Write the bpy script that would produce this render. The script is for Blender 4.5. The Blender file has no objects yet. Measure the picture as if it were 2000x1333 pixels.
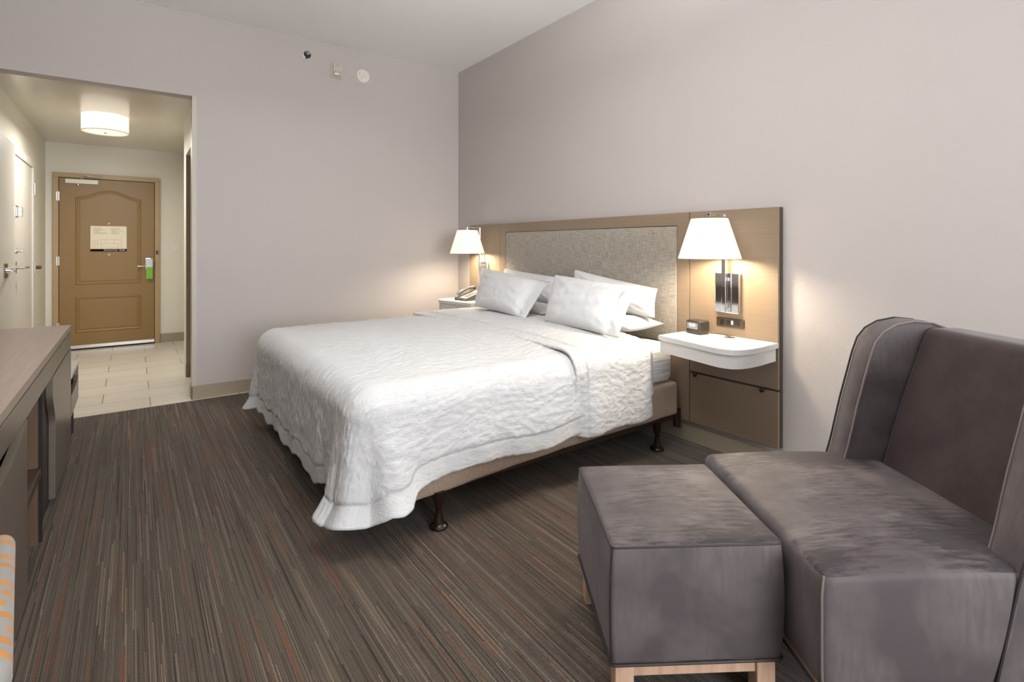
import bpy, bmesh, math, random
from mathutils import Vector, Matrix, noise
random.seed(7)
SC = bpy.context.scene
COL = SC.collection
PI = math.pi

# ------------------------------------------------------------------ camera
cam_d = bpy.data.cameras.new('camera'); cam = bpy.data.objects.new('camera', cam_d); COL.objects.link(cam)
cam.location = (0, 0, 1.22); cam.rotation_euler = (PI/2, 0, -0.6282)
cam_d.sensor_width = 36; cam_d.lens = 36*1019.6/2000
cam_d.shift_y = (481.3-666.5)/2000
cam_d.clip_start = .02
SC.camera = cam
# ------------------------------------------------------------------ world, light, exposure
W = bpy.data.worlds.new('daylight'); SC.world = W; W.use_nodes = True
W.node_tree.nodes['Background'].inputs[0].default_value = (.85, .93, 1, 1)
W.node_tree.nodes['Background'].inputs[1].default_value = 1.2
SC.view_settings.view_transform = 'Standard'; SC.view_settings.look = 'None'
SC.view_settings.exposure = 0.16; SC.view_settings.gamma = 1; SC.view_settings.use_curve_mapping = False

def area(name, loc, rot, sx, sy, power, col):
    d = bpy.data.lights.new(name, 'AREA'); d.shape = 'RECTANGLE'; d.size = sx; d.size_y = sy
    d.energy = power; d.color = col
    o = bpy.data.objects.new(name, d); COL.objects.link(o); o.location = loc; o.rotation_euler = rot
    return o
def point(name, loc, power, col, r=.03):
    d = bpy.data.lights.new(name, 'POINT'); d.energy = power; d.color = col; d.shadow_soft_size = r
    o = bpy.data.objects.new(name, d); COL.objects.link(o); o.location = loc
    return o
# daylight pouring through the window of the wall behind the photographer
area('window_daylight', (.85, -3.47, 1.60), (PI/2+math.radians(15), 0, 0), 2.3, 1.9, 185, (.94, .965, 1))
LAMP_W = 26
LAMP_COL = (1, .86, .66)
HALL_W = 160
FILL_W = 58

# ------------------------------------------------------------------ materials
def srgb(r, g, b):
    f = lambda c: ((c/255)/12.92 if c/255 <= .04045 else ((c/255+.055)/1.055)**2.4)
    return (f(r), f(g), f(b), 1)
MATS = {}
def mat(name, col, rough=.5, metal=0., spec=.5, sheen=0., emit=None, es=0., coat=0.):
    m = bpy.data.materials.new(name); m.use_nodes = True
    b = m.node_tree.nodes['Principled BSDF']
    b.inputs['Base Color'].default_value = col if len(col) == 4 else (*col, 1)
    b.inputs['Roughness'].default_value = rough; b.inputs['Metallic'].default_value = metal
    b.inputs['Specular IOR Level'].default_value = spec
    b.inputs['Sheen Weight'].default_value = sheen; b.inputs['Sheen Roughness'].default_value = .4
    b.inputs['Coat Weight'].default_value = coat
    if emit: b.inputs['Emission Color'].default_value = (*emit, 1); b.inputs['Emission Strength'].default_value = es
    MATS[name] = m
    return m
class NT:
    def __init__(s, m): s.t = m.node_tree; s.b = s.t.nodes['Principled BSDF']
    def n(s, ty, **k):
        x = s.t.nodes.new(ty)
        for a, v in k.items(): setattr(x, a, v)
        return x
    def l(s, a, b): s.t.links.new(a, b)
    def coord(s, kind='Object', scale=(1, 1, 1), rot=(0, 0, 0)):
        c = s.n('ShaderNodeTexCoord'); mp = s.n('ShaderNodeMapping'); mp.inputs['Scale'].default_value = scale
        mp.inputs['Rotation'].default_value = rot
        s.l(c.outputs[kind], mp.inputs[0]); return mp.outputs[0]
    def noise(s, v, scale, detail=3, rough=.5, dist=0.):
        x = s.n('ShaderNodeTexNoise'); x.inputs['Scale'].default_value = scale; x.inputs['Detail'].default_value = detail
        x.inputs['Roughness'].default_value = rough; x.inputs['Distortion'].default_value = dist
        s.l(v, x.inputs['Vector']); return x.outputs[0]
    def ramp(s, f, stops):
        r = s.n('ShaderNodeValToRGB'); e = r.color_ramp.elements
        while len(e) > 1: e.remove(e[-1])
        e[0].position = stops[0][0]; e[0].color = stops[0][1]
        for p, c in stops[1:]:
            k = e.new(p); k.color = c
        s.l(f, r.inputs[0]); return r.outputs[0]
    def bump(s, h, strength=.3, dist=.01, prev=None):
        b = s.n('ShaderNodeBump'); b.inputs['Strength'].default_value = strength; b.inputs['Distance'].default_value = dist
        s.l(h, b.inputs['Height'])
        if prev: s.l(prev, b.inputs['Normal'])
        s.l(b.outputs[0], s.b.inputs['Normal']); return b.outputs[0]
    def math(s, op, a, b=None, c=None):
        x = s.n('ShaderNodeMath', operation=op)
        for i, v in enumerate((a, b, c)):
            if v is None: continue
            if isinstance(v, (int, float)): x.inputs[i].default_value = v
            else: s.l(v, x.inputs[i])
        return x.outputs[0]
    def mix(s, f, a, b):
        x = s.n('ShaderNodeMix', data_type='RGBA')
        if isinstance(f, (int, float)): x.inputs[0].default_value = f
        else: s.l(f, x.inputs[0])
        for i, v in ((6, a), (7, b)):
            if isinstance(v, tuple): x.inputs[i].default_value = v
            else: s.l(v, x.inputs[i])
        return x.outputs[2]

def paint(name, col, rough=.6, bs=.25, sc=170):
    m = mat(name, col, rough, spec=.35); t = NT(m)
    v = t.coord(); t.bump(t.noise(v, sc, 2), bs, .0035); return m
M_wall = paint('wall_paint', srgb(190, 183, 179))
M_ceil = paint('ceiling_paint', srgb(246, 246, 246), .85, .5, 90)
M_hall = paint('hall_paint', srgb(224, 220, 208), .5)
M_hallc = paint('hall_ceiling_paint', srgb(222, 217, 205), .20, .08, 60)
M_hallc.node_tree.nodes['Principled BSDF'].inputs['Specular IOR Level'].default_value = .7
M_base = mat('baseboard_vinyl', srgb(158, 147, 128), .5)
M_nib = paint('alcove_shaded_paint', srgb(150, 133, 110), .6)  # beige wall with the alcove's shade put into the colour
M_white = mat('white_paint', srgb(208, 204, 196), .4)
M_door = mat('door_tan', srgb(136, 105, 55), .42)
t = NT(M_door); t.bump(t.noise(t.coord(scale=(60, 60, 6)), 3, 3), .12, .002)
M_frame = mat('door_frame_tan', srgb(170, 143, 102), .4)
M_chrome = mat('chrome', (.86, .86, .86, 1), .06, 1)
M_nickel = mat('brushed_nickel', (.62, .60, .57, 1), .3, 1)
M_bronze = mat('bronze_metal', srgb(110, 98, 80), .35, .9)
M_black = mat('black_plastic', (.012, .011, .010, 1), .35)
M_gap = mat('dark_gap', (.012, .009, .007, 1), .8)
M_wplastic = mat('white_plastic', srgb(226, 222, 212), .35)
M_cream = mat('cream_plastic', srgb(198, 191, 172), .4)
M_lens = mat('clear_lens', (.8, .8, .8, 1), .12, .8)
M_green = mat('green_card', srgb(120, 178, 50), .5)
M_bluecard = mat('blue_white_card', srgb(205, 215, 228), .5)
M_paper = mat('sign_paper', srgb(226, 214, 188), .35)
M_text = mat('grey_print', srgb(150, 140, 125), .5)
M_textw = mat('white_print', (.85, .82, .78, 1), .5)
M_solid = mat('solid_surface_white', srgb(216, 216, 215), .25)
M_dkleg = mat('brown_leg_plastic', srgb(38, 20, 14), .28)
M_rail = mat('brown_steel', srgb(44, 27, 20), .4)
M_oak = mat('light_oak', srgb(196, 160, 136), .45)
t = NT(M_oak); v = t.coord(scale=(30, 30, 3)); t.l(t.ramp(t.noise(v, 2, 4), [(.3, srgb(182, 148, 124)), (.7, srgb(206, 172, 148))]), t.b.inputs[0])

def wood(name, c1, c2, rough, axis_scale, sc=3):
    m = mat(name, c1, rough); t = NT(m); v = t.coord(scale=axis_scale)
    f = t.noise(v, sc, 5, .6)
    t.l(t.ramp(f, [(.3, c1), (.7, c2)]), t.b.inputs[0]); t.bump(f, .06, .001); return m
M_hb = wood('headboard_laminate', srgb(130, 113, 94), srgb(137, 119, 100), .38, (.6, .6, 26), 3)
M_hbedge = mat('headboard_edge_dark', srgb(66, 57, 47), .4)
M_dtop = wood('dresser_top_laminate', srgb(134, 118, 108), srgb(152, 135, 123), .32, (30, 1.2, 30), 2.4)
M_dface = wood('dresser_face_laminate', srgb(98, 89, 79), srgb(106, 97, 86), .30, (4, .4, 12), 3)
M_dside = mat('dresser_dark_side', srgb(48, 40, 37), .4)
M_dwood = wood('dresser_inner_walnut', srgb(92, 71, 54), srgb(108, 85, 65), .45, (12, 12, 1), 2.5)
M_shelfw = wood('niche_shelf_walnut', srgb(56, 41, 30), srgb(68, 50, 37), .4, (12, 2, 12), 2.5)

# velvet
M_velvet = mat('grey_velvet', srgb(96, 86, 86), .55, spec=.2, sheen=.12)
M_velvet.node_tree.nodes['Principled BSDF'].inputs['Sheen Tint'].default_value = (.80, .76, .80, 1)
t = NT(M_velvet)
patch = t.noise(t.coord(scale=(1, 1.3, 1.1)), 4.2, 3, .55, .3)
fine = t.noise(t.coord(scale=(14, 75, 60)), 1, 5, .7)
grain = t.noise(t.coord(scale=(220, 220, 220)), 1, 2)
col = t.ramp(patch, [(.38, srgb(82, 75, 76)), (.5, srgb(96, 89, 89)), (.62, srgb(108, 100, 99))])
msk = t.noise(t.coord(scale=(1, 1, 1)), 2.6, 2, .5)
k = t.math('ADD', t.math('MULTIPLY', msk, .9), t.math('MULTIPLY', fine, .55))
k = t.ramp(k, [(.67, (0, 0, 0, 1)), (.82, (1, 1, 1, 1))])
# on upright faces the pile hangs, so the marks run downwards and stay faint
nz = t.n('ShaderNodeTexCoord'); sx = t.n('ShaderNodeSeparateXYZ'); t.l(nz.outputs['Normal'], sx.inputs[0])
up = t.math('GREATER_THAN', t.math('ABSOLUTE', sx.outputs[2]), .6)
fv = t.noise(t.coord(scale=(60, 60, 11)), 1, 5, .7)
kv = t.math('ADD', t.math('MULTIPLY', patch, .7), t.math('MULTIPLY', fv, .55))
kv = t.math('MULTIPLY', t.ramp(kv, [(.60, (0, 0, 0, 1)), (.80, (1, 1, 1, 1))]), .35)
kk = t.math('ADD', t.math('MULTIPLY', up, t.math('MULTIPLY', k, .85)), t.math('MULTIPLY', t.math('SUBTRACT', 1., up), kv))
t.l(t.mix(kk, col, srgb(48, 43, 46)), t.b.inputs[0])
t.bump(t.math('ADD', grain, fine), .15, .002)
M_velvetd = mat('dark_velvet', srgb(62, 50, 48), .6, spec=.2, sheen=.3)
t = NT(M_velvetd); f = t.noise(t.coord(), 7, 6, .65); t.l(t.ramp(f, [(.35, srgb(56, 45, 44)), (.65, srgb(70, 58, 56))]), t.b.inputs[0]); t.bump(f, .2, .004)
M_piping = mat('velvet_piping', srgb(40, 34, 34), .6)
M_pipinglt = mat('velvet_piping_light', srgb(118, 106, 102), .5, sheen=.4)

# linens
M_duvet = mat('duvet_cotton', srgb(208, 208, 208), .85, spec=.15, sheen=.0)
t = NT(M_duvet)
uv = t.n('ShaderNodeUVMap'); mp = t.n('ShaderNodeMapping'); t.l(uv.outputs[0], mp.inputs[0]); mp.inputs['Scale'].default_value = (24, 72, 1)
w1 = t.noise(mp.outputs[0], 1.0, 3, .55, .9)
rdg = t.math('ABSOLUTE', t.math('SUBTRACT', w1, .5))
rdg = t.math('SUBTRACT', 1., t.math('MULTIPLY', rdg, 5.))
mp2 = t.n('ShaderNodeMapping'); t.l(uv.outputs[0], mp2.inputs[0]); mp2.inputs['Scale'].default_value = (3, 4, 1)
big = t.noise(mp2.outputs[0], 1.2, 2)
h = t.math('ADD', t.math('MULTIPLY', rdg, .5), t.math('MULTIPLY', w1, 1.0))
t.bump(h, .5, .005)
M_cotton = mat('white_cotton', srgb(214, 214, 215), .75, spec=.2, sheen=.1)
t = NT(M_cotton); f = t.noise(t.coord(), 5, 3, .5, .6); t.bump(f, .25, .02)
M_fitted = mat('fitted_sheet_cotton', srgb(216, 217, 220), .75, spec=.2)
t = NT(M_fitted); f = t.noise(t.coord(scale=(2.2, 2.2, 42), rot=(0, .16, 0)), 1, 2, .5, .5); t.bump(f, .8, .014)
M_boxs = mat('box_spring_tan_weave', srgb(166, 146, 127), .85, sheen=.2)
t = NT(M_boxs); f = t.noise(t.coord(scale=(200, 200, 400)), 1, 2); g = t.noise(t.coord(scale=(500, 500, 60)), 1, 2)
f = t.math('ADD', f, g)
t.l(t.ramp(t.math('MULTIPLY', f, .5), [(.35, srgb(148, 129, 112)), (.65, srgb(182, 161, 142))]), t.b.inputs[0]); t.bump(f, .3, .002)
M_linen = mat('headboard_linen', srgb(140, 130, 116), .8, sheen=.2)
t = NT(M_linen); f = t.noise(t.coord(scale=(1, 14, 260)), 1, 3); g = t.noise(t.coord(scale=(1, 260, 14)), 1, 3)
f = t.math('MULTIPLY', t.math('ADD', f, g), .5)
t.l(t.ramp(f, [(.36, srgb(126, 119, 110)), (.5, srgb(154, 146, 136)), (.64, srgb(178, 171, 161))]), t.b.inputs[0]); t.bump(f, .3, .0015)

# lampshade: cloth lit from inside
def shade_mat(name, col, e, tw=.6):
    m = bpy.data.materials.new(name); m.use_nodes = True; nt = m.node_tree
    nt.nodes.clear(); o = nt.nodes.new('ShaderNodeOutputMaterial')
    tr = nt.nodes.new('ShaderNodeBsdfTranslucent'); tr.inputs[0].default_value = (*col, 1)
    df = nt.nodes.new('ShaderNodeBsdfDiffuse'); df.inputs[0].default_value = (*col, 1)
    mx = nt.nodes.new('ShaderNodeMixShader'); mx.inputs[0].default_value = tw
    em = nt.nodes.new('ShaderNodeEmission'); em.inputs[0].default_value = (1, .90, .74, 1); em.inputs[1].default_value = e
    ad = nt.nodes.new('ShaderNodeAddShader')
    nt.links.new(df.outputs[0], mx.inputs[1]); nt.links.new(tr.outputs[0], mx.inputs[2])
    nt.links.new(mx.outputs[0], ad.inputs[0]); nt.links.new(em.outputs[0], ad.inputs[1]); nt.links.new(ad.outputs[0], o.inputs[0])
    return m
M_shade = shade_mat('lampshade_cloth', (.56, .51, .42), .72, .06)
M_topdisc = shade_mat('added_disc_cloth', (.30, .28, .24), .35, .05)
M_drum = shade_mat('drum_shade_cloth', (.50, .48, .44), .62, .10)
M_diff = shade_mat('drum_diffuser_glass', (.36, .33, .28), .4, .2)
M_bulb = mat('bulb_glow', (1, .9, .7, 1), .5, emit=(1, .85, .6), es=6)

# carpet
M_carpet = mat('striped_carpet', srgb(84, 76, 68), .95, spec=.1, sheen=.1)
t = NT(M_carpet); c = t.n('ShaderNodeTexCoord'); sp = t.n('ShaderNodeSeparateXYZ'); t.l(c.outputs['Object'], sp.inputs[0])
X_, Y_ = sp.outputs[0], sp.outputs[1]
def cells(pitch, length, seed):
    ix = t.math('FLOOR', t.math('DIVIDE', X_, pitch))
    wn = t.n('ShaderNodeTexWhiteNoise', noise_dimensions='2D'); cb = t.n('ShaderNodeCombineXYZ'); t.l(ix, cb.inputs[0]); cb.inputs[1].default_value = seed
    t.l(cb.outputs[0], wn.inputs['Vector'])
    iy = t.math('FLOOR', t.math('ADD', t.math('DIVIDE', Y_, length), t.math('MULTIPLY', wn.outputs['Value'], 7.3)))
    wn2 = t.n('ShaderNodeTexWhiteNoise', noise_dimensions='3D'); cb2 = t.n('ShaderNodeCombineXYZ')
    t.l(ix, cb2.inputs[0]); t.l(iy, cb2.inputs[1]); cb2.inputs[2].default_value = seed+.5
    t.l(cb2.outputs[0], wn2.inputs['Vector']); return wn2.outputs['Value']
A1 = cells(.0034, .60, 1.); A2 = cells(.0030, .42, 5.); A3 = cells(.0036, .40, 9.); A4 = cells(.0032, .55, 13.)
tuft = t.noise(t.coord(scale=(260, 130, 1)), 1, 2)
base = t.ramp(A1, [(0, srgb(68, 62, 56)), (.35, srgb(83, 75, 67)), (.65, srgb(92, 84, 74)), (.9, srgb(104, 94, 83)), (1, srgb(76, 67, 60))])
base = t.mix(t.math('GREATER_THAN', A2, .945), base, srgb(132, 116, 100))
base = t.mix(t.math('GREATER_THAN', A3, .965), base, srgb(122, 70, 50))
base = t.mix(t.math('GREATER_THAN', A4, .93), base, srgb(50, 44, 40))
big = t.noise(t.coord(scale=(3, .8, 1)), 1, 3)
base = t.mix(t.math('MULTIPLY', big, .35), base, srgb(88, 72, 60))
hs = t.n('ShaderNodeHueSaturation'); t.l(base, hs.inputs['Color']); t.l(t.math('ADD', .62, t.math('MULTIPLY', tuft, .74)), hs.inputs['Value'])
t.l(hs.outputs[0], t.b.inputs[0])
rib = t.math('SINE', t.math('MULTIPLY', X_, 2*PI/.0038))
hh = t.math('ADD', t.math('MULTIPLY', rib, .5), t.math('ADD', tuft, A1))
t.bump(hh, .5, .003)

# hall tile: 61 x 31 cm, rows staggered by half
M_tile = mat('hall_tile', srgb(198, 187, 168), .32)
t = NT(M_tile); c = t.n('ShaderNodeTexCoord'); sp = t.n('ShaderNodeSeparateXYZ'); t.l(c.outputs['Object'], sp.inputs[0])
row = t.math('DIVIDE', t.math('SUBTRACT', sp.outputs[1], 4.815), .3165)
ri = t.math('FLOOR', row); rf = t.math('FRACT', row)
off = t.math('MULTIPLY', t.math('MODULO', ri, 2.), .303)
cx = t.math('DIVIDE', t.math('ADD', t.math('SUBTRACT', sp.outputs[0], .110-6.06), off), .606)
ci = t.math('FLOOR', cx); cf = t.math('FRACT', cx)
gy = t.math('LESS_THAN', t.math('MINIMUM', rf, t.math('SUBTRACT', 1., rf)), .009)
gx = t.math('LESS_THAN', t.math('MINIMUM', cf, t.math('SUBTRACT', 1., cf)), .0056)
g = t.math('MAXIMUM', gx, gy)
st = t.noise(t.coord(scale=(1.2, 16, 1)), 1, 4)
wn = t.n('ShaderNodeTexWhiteNoise', noise_dimensions='2D'); cb = t.n('ShaderNodeCombineXYZ'); t.l(ri, cb.inputs[0]); t.l(ci, cb.inputs[1]); t.l(cb.outputs[0], wn.inputs['Vector'])
tc = t.ramp(t.math('ADD', t.math('MULTIPLY', st, .8), t.math('MULTIPLY', wn.outputs['Value'], .15)), [(.3, srgb(202, 195, 183)), (.7, srgb(216, 210, 199))])
t.l(t.mix(g, tc, srgb(140, 126, 104)), t.b.inputs[0]); t.bump(t.math('SUBTRACT', 1., g), .3, .002)

# patterned bench fabric
M_bench = mat('dash_pattern_fabric', srgb(176, 170, 162), .8, sheen=.2)
t = NT(M_bench); c = t.n('ShaderNodeTexCoord'); sp = t.n('ShaderNodeSeparateXYZ'); t.l(c.outputs['Object'], sp.inputs[0])
bx = t.math('FRACT', t.math('DIVIDE', sp.outputs[1], .045)); rr = t.math('FLOOR', t.math('DIVIDE', sp.outputs[1], .045))
by = t.math('FRACT', t.math('ADD', t.math('DIVIDE', sp.outputs[0], .11), t.math('MULTIPLY', rr, .37)))
d1 = t.math('LESS_THAN', bx, .5); d2 = t.math('LESS_THAN', by, .7)
t.l(t.mix(t.math('MULTIPLY', d1, d2), srgb(150, 147, 143), srgb(188, 130, 66)), t.b.inputs[0])

# ------------------------------------------------------------------ mesh helpers
def new(name, bm, m, parent=None, smooth=False, loc=None, autosmooth=True):
    me = bpy.data.meshes.new(name); bmesh.ops.recalc_face_normals(bm, faces=bm.faces[:]); bm.to_mesh(me); bm.free()
    ms = m if isinstance(m, (list, tuple)) else [m]
    for k in ms: me.materials.append(k)
    if smooth:
        for p in me.polygons: p.use_smooth = True
    o = bpy.data.objects.new(name, me); COL.objects.link(o)
    if smooth and autosmooth:
        try: me.set_sharp_from_angle(angle=math.radians(38))
        except Exception: pass
    if parent: o.parent = parent
    if loc: o.location = loc
    return o
def tag(o, label=None, cat=None, group=None, kind=None):
    if label: o['label'] = label
    if cat: o['category'] = cat
    if group: o['group'] = group
    if kind: o['kind'] = kind
    return o
def empty(name, loc, rz, label, cat, group=None):
    o = bpy.data.objects.new(name, None); COL.objects.link(o); o.location = loc; o.rotation_euler = (0, 0, rz)
    o.empty_display_size = .1
    return tag(o, label, cat, group)
def box(bm, x0, x1, y0, y1, z0, z1, bev=0, seg=2):
    vs = [bm.verts.new((x, y, z)) for x in (x0, x1) for y in (y0, y1) for z in (z0, z1)]
    fs = [(0, 1, 3, 2), (4, 6, 7, 5), (0, 4, 5, 1), (2, 3, 7, 6), (0, 2, 6, 4), (1, 5, 7, 3)]
    ff = [bm.faces.new([vs[i] for i in f]) for f in fs]
    if bev:
        es = list({e for f in ff for e in f.edges})
        bmesh.ops.bevel(bm, geom=es, offset=bev, segments=seg, affect='EDGES', profile=.5)
def B(*a, **k):
    bm = bmesh.new(); box(bm, *a, **k); return bm
def prism(bm, pts, z0, z1, axis='z'):
    """extrude a closed 2D outline; axis z: (x,y), axis y: (x,z), axis x: (y,z)"""
    f = {'z': lambda p, h: (p[0], p[1], h), 'y': lambda p, h: (p[0], h, p[1]), 'x': lambda p, h: (h, p[0], p[1])}[axis]
    a = [bm.verts.new(f(p, z0)) for p in pts]; b = [bm.verts.new(f(p, z1)) for p in pts]
    n = len(pts); bm.faces.new(a); bm.faces.new(b[::-1])
    for i in range(n): bm.faces.new((a[i], b[i], b[(i+1) % n], a[(i+1) % n]))
def lathe(bm, prof, c=(0, 0, 0), seg=32, axis='z', cap=True):
    rings = []
    for r, h in prof:
        ring = []
        for k in range(seg):
            a = 2*PI*k/seg; p = (r*math.cos(a), r*math.sin(a), h)
            if axis == 'y': p = (p[0], p[2], p[1])
            if axis == 'x': p = (p[2], p[0], p[1])
            ring.append(bm.verts.new((p[0]+c[0], p[1]+c[1], p[2]+c[2])))
        rings.append(ring)
    for i in range(len(rings)-1):
        for k in range(seg):
            bm.faces.new((rings[i][k], rings[i][(k+1) % seg], rings[i+1][(k+1) % seg], rings[i+1][k]))
    if cap: bm.faces.new(rings[0][::-1]); bm.faces.new(rings[-1])
def tube(bm, pts, r, seg=8, cap=True):
    pts = [Vector(p) for p in pts]; rings = []; up = None
    for i, p in enumerate(pts):
        d = (pts[min(i+1, len(pts)-1)]-pts[max(i-1, 0)]).normalized()
        if up is None: up = Vector((0, 0, 1)) if abs(d.z) < .9 else Vector((1, 0, 0))
        s = d.cross(up).normalized(); u = s.cross(d).normalized(); up = u
        rr = r[i] if isinstance(r, (list, tuple)) else r
        rings.append([bm.verts.new(p+s*rr*math.cos(2*PI*k/seg)+u*rr*math.sin(2*PI*k/seg)) for k in range(seg)])
    for i in range(len(rings)-1):
        for k in range(seg): bm.faces.new((rings[i][k], rings[i][(k+1) % seg], rings[i+1][(k+1) % seg], rings[i+1][k]))
    if cap: bm.faces.new(rings[0][::-1]); bm.faces.new(rings[-1])
def axis_list(a, r, n):
    l = [-a, -a+.12*r, -a+.35*r, -a+.65*r, -a+r]
    m = [-(a-r)+2*(a-r)*k/n for k in range(1, n)]
    return l+m+[-x for x in l[::-1]]
def cushion(sx, sy, sz, r, n=(10, 10, 6), fn=None):
    """rounded box centred at 0; fn(p)->p deforms it"""
    bm = bmesh.new(); A = [axis_list(s/2, r, k) for s, k in zip((sx, sy, sz), n)]
    cache = {}
    def v(i, j, k):
        key = (i, j, k)
        if key in cache: return cache[key]
        p = Vector((A[0][i], A[1][j], A[2][k]))
        q = Vector([max(-(s/2-r), min(s/2-r, c)) for s, c in zip((sx, sy, sz), p)])
        d = p-q
        if d.length > 1e-9: p = q+d.normalized()*r
        if fn: p = fn(p)
        cache[key] = bm.verts.new(p); return cache[key]
    L = [len(a)-1 for a in A]
    for i in range(L[0]):
        for j in range(L[1]):
            for k in (0, L[2]): bm.faces.new((v(i, j, k), v(i+1, j, k), v(i+1, j+1, k), v(i, j+1, k)))
    for i in range(L[0]):
        for k in range(L[2]):
            for j in (0, L[1]): bm.faces.new((v(i, j, k), v(i+1, j, k), v(i+1, j, k+1), v(i, j, k+1)))
    for j in range(L[1]):
        for k in range(L[2]):
            for i in (0, L[0]): bm.faces.new((v(i, j, k), v(i, j+1, k), v(i, j+1, k+1), v(i, j, k+1)))
    return bm
def text(name, s, size, m, parent, matrix, align='LEFT', thick=.0004):
    cu = bpy.data.curves.new(name, 'FONT'); cu.body = s; cu.size = size; cu.extrude = thick; cu.align_x = align
    o = bpy.data.objects.new('tmp_text', cu); COL.objects.link(o)
    bpy.context.view_layer.update()
    me = bpy.data.meshes.new_from_object(o); bpy.data.objects.remove(o)
    me.materials.clear(); me.materials.append(m)
    x = bpy.data.objects.new(name, me); COL.objects.link(x); x.parent = parent; x.matrix_local = matrix
    return x
def inset(pts, d):
    n = len(pts); out = []
    for i in range(n):
        p = Vector(pts[i]); a = (p-Vector(pts[i-1])).normalized(); b = (Vector(pts[(i+1) % n])-p).normalized()
        na = Vector((-a.y, a.x)); nb = Vector((-b.y, b.x)); m = (na+nb); m = m/max(.3, (1+na.dot(nb)))
        out.append((p.x+m.x*d, p.y+m.y*d))
    return out

# ------------------------------------------------------------------ the room
XL, XR, YF, YB, H = -.81, 2.822, 4.864, -3.4, 3.078     # left wall, headboard wall, hall wall, window wall, ceiling
XJ, HO = .385, 2.418                                     # hall opening: right jamb, head height
YE, HH = 7.985, 2.426                                    # entry wall, hall ceiling
S = lambda o: tag(o, kind='structure')
S(new('floor', B(XL-.1, XR+.1, YB-.1, 4.815, -.1, 0), M_carpet))
S(new('floor_hall', B(XL-.1, 2.0, 4.815, YE+.1, -.1, 0), M_tile))
S(new('ceiling', B(XL-.1, XR+.1, YB-.1, YF+.1, H, H+.1), M_ceil))
S(new('wall_right', B(XR, XR+.12, YB-.1, YF+.12, 0, H), M_wall))
bm = bmesh.new(); prism(bm, [(XL, HO), (XJ, HO), (XJ, 0), (XR, 0), (XR, H), (XL, H)], YF, YF+.12, 'y')
S(new('wall_far', bm, M_wall))
S(new('wall_left', B(XL-.12, XL, YB-.1, YF+.12, 0, H), M_wall))
wx0, wx1, wz0, wz1 = -.35, 2.05, .60, 2.60
bm = bmesh.new()
for a in ((XL, wx0, 0, H), (wx1, XR, 0, H), (wx0, wx1, 0, wz0), (wx0, wx1, wz1, H)): box(bm, a[0], a[1], YB-.12, YB, a[2], a[3])
S(new('wall_back', bm, M_wall))
bm = bmesh.new(); t_ = .05
for a in ((wx0, wx0+t_, wz0, wz1), (wx1-t_, wx1, wz0, wz1), (wx0, wx1, wz0, wz0+t_), (wx0, wx1, wz1-t_, wz1), (.83, .88, wz0, wz1)):
    box(bm, a[0], a[1], YB-.09, YB-.05, a[2], a[3])
S(new('window_1', bm, M_white))
# hall shell
S(new('ceiling_hall', B(XL-.1, 2.0, YF+.12, YE+.1, HH, HH+.08), M_hallc))
S(new('wall_hall_left', B(XL-.12, XL, YF+.12, YE+.1, 0, HH), M_hall))
S(new('wall_hall_end', B(XL, 2.0, YE, YE+.1, 0, HH), M_hall))
bm = bmesh.new(); box(bm, .40, .547, 5.72, 5.93, 0, HH); box(bm, .40, .547, YF+.12, 5.72, 2.07, HH); box(bm, .547, 2.0, 5.82, 5.93, 0, HH)
S(new('wall_hall_right', bm, M_hall))
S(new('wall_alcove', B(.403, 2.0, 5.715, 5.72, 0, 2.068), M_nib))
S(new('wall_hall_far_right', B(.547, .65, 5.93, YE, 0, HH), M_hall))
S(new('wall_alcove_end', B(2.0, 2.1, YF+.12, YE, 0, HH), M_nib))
# corner bead strip of the opening
bm = bmesh.new(); box(bm, XJ-.003, XJ-.0005, YF-.004, YF+.12, .10, HO); box(bm, XJ-.003, XJ+.028, YF-.003, YF-.0004, .10, HO+.002)
S(new('trim_1', bm, mat('corner_bead', srgb(196, 190, 178), .45)))
# baseboards
def bboard(name, x0, x1, y0, y1, h=.105, m=None):
    bm = B(x0, x1, y0, y1, 0, h, bev=.003); S(new(name, bm, m or M_base))
bboard('baseboard_far', XJ-.010, XR, YF-.012, YF)
bboard('baseboard_jamb', XJ-.012, XJ, YF-.012, YF+.12)
bboard('baseboard_right', XR-.012, XR, YB, YF-.012)
bboard('baseboard_left', XL, XL+.012, YB, 4.85)
bboard('baseboard_back', XL+.012, XR-.012, YB, YB+.012)
bboard('baseboard_hall_end', .280, .547, YE-.012, YE, .11)
bboard('baseboard_hall_end_left', XL, -.748, YE-.012, YE, .11)
bboard('baseboard_hall_left', XL, XL+.012, 7.0, YE-.012, .11)
bboard('baseboard_alcove', .398, 2.0, 5.703, 5.715, .115, mat('alcove_base_vinyl', srgb(132, 112, 86), .5))

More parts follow.
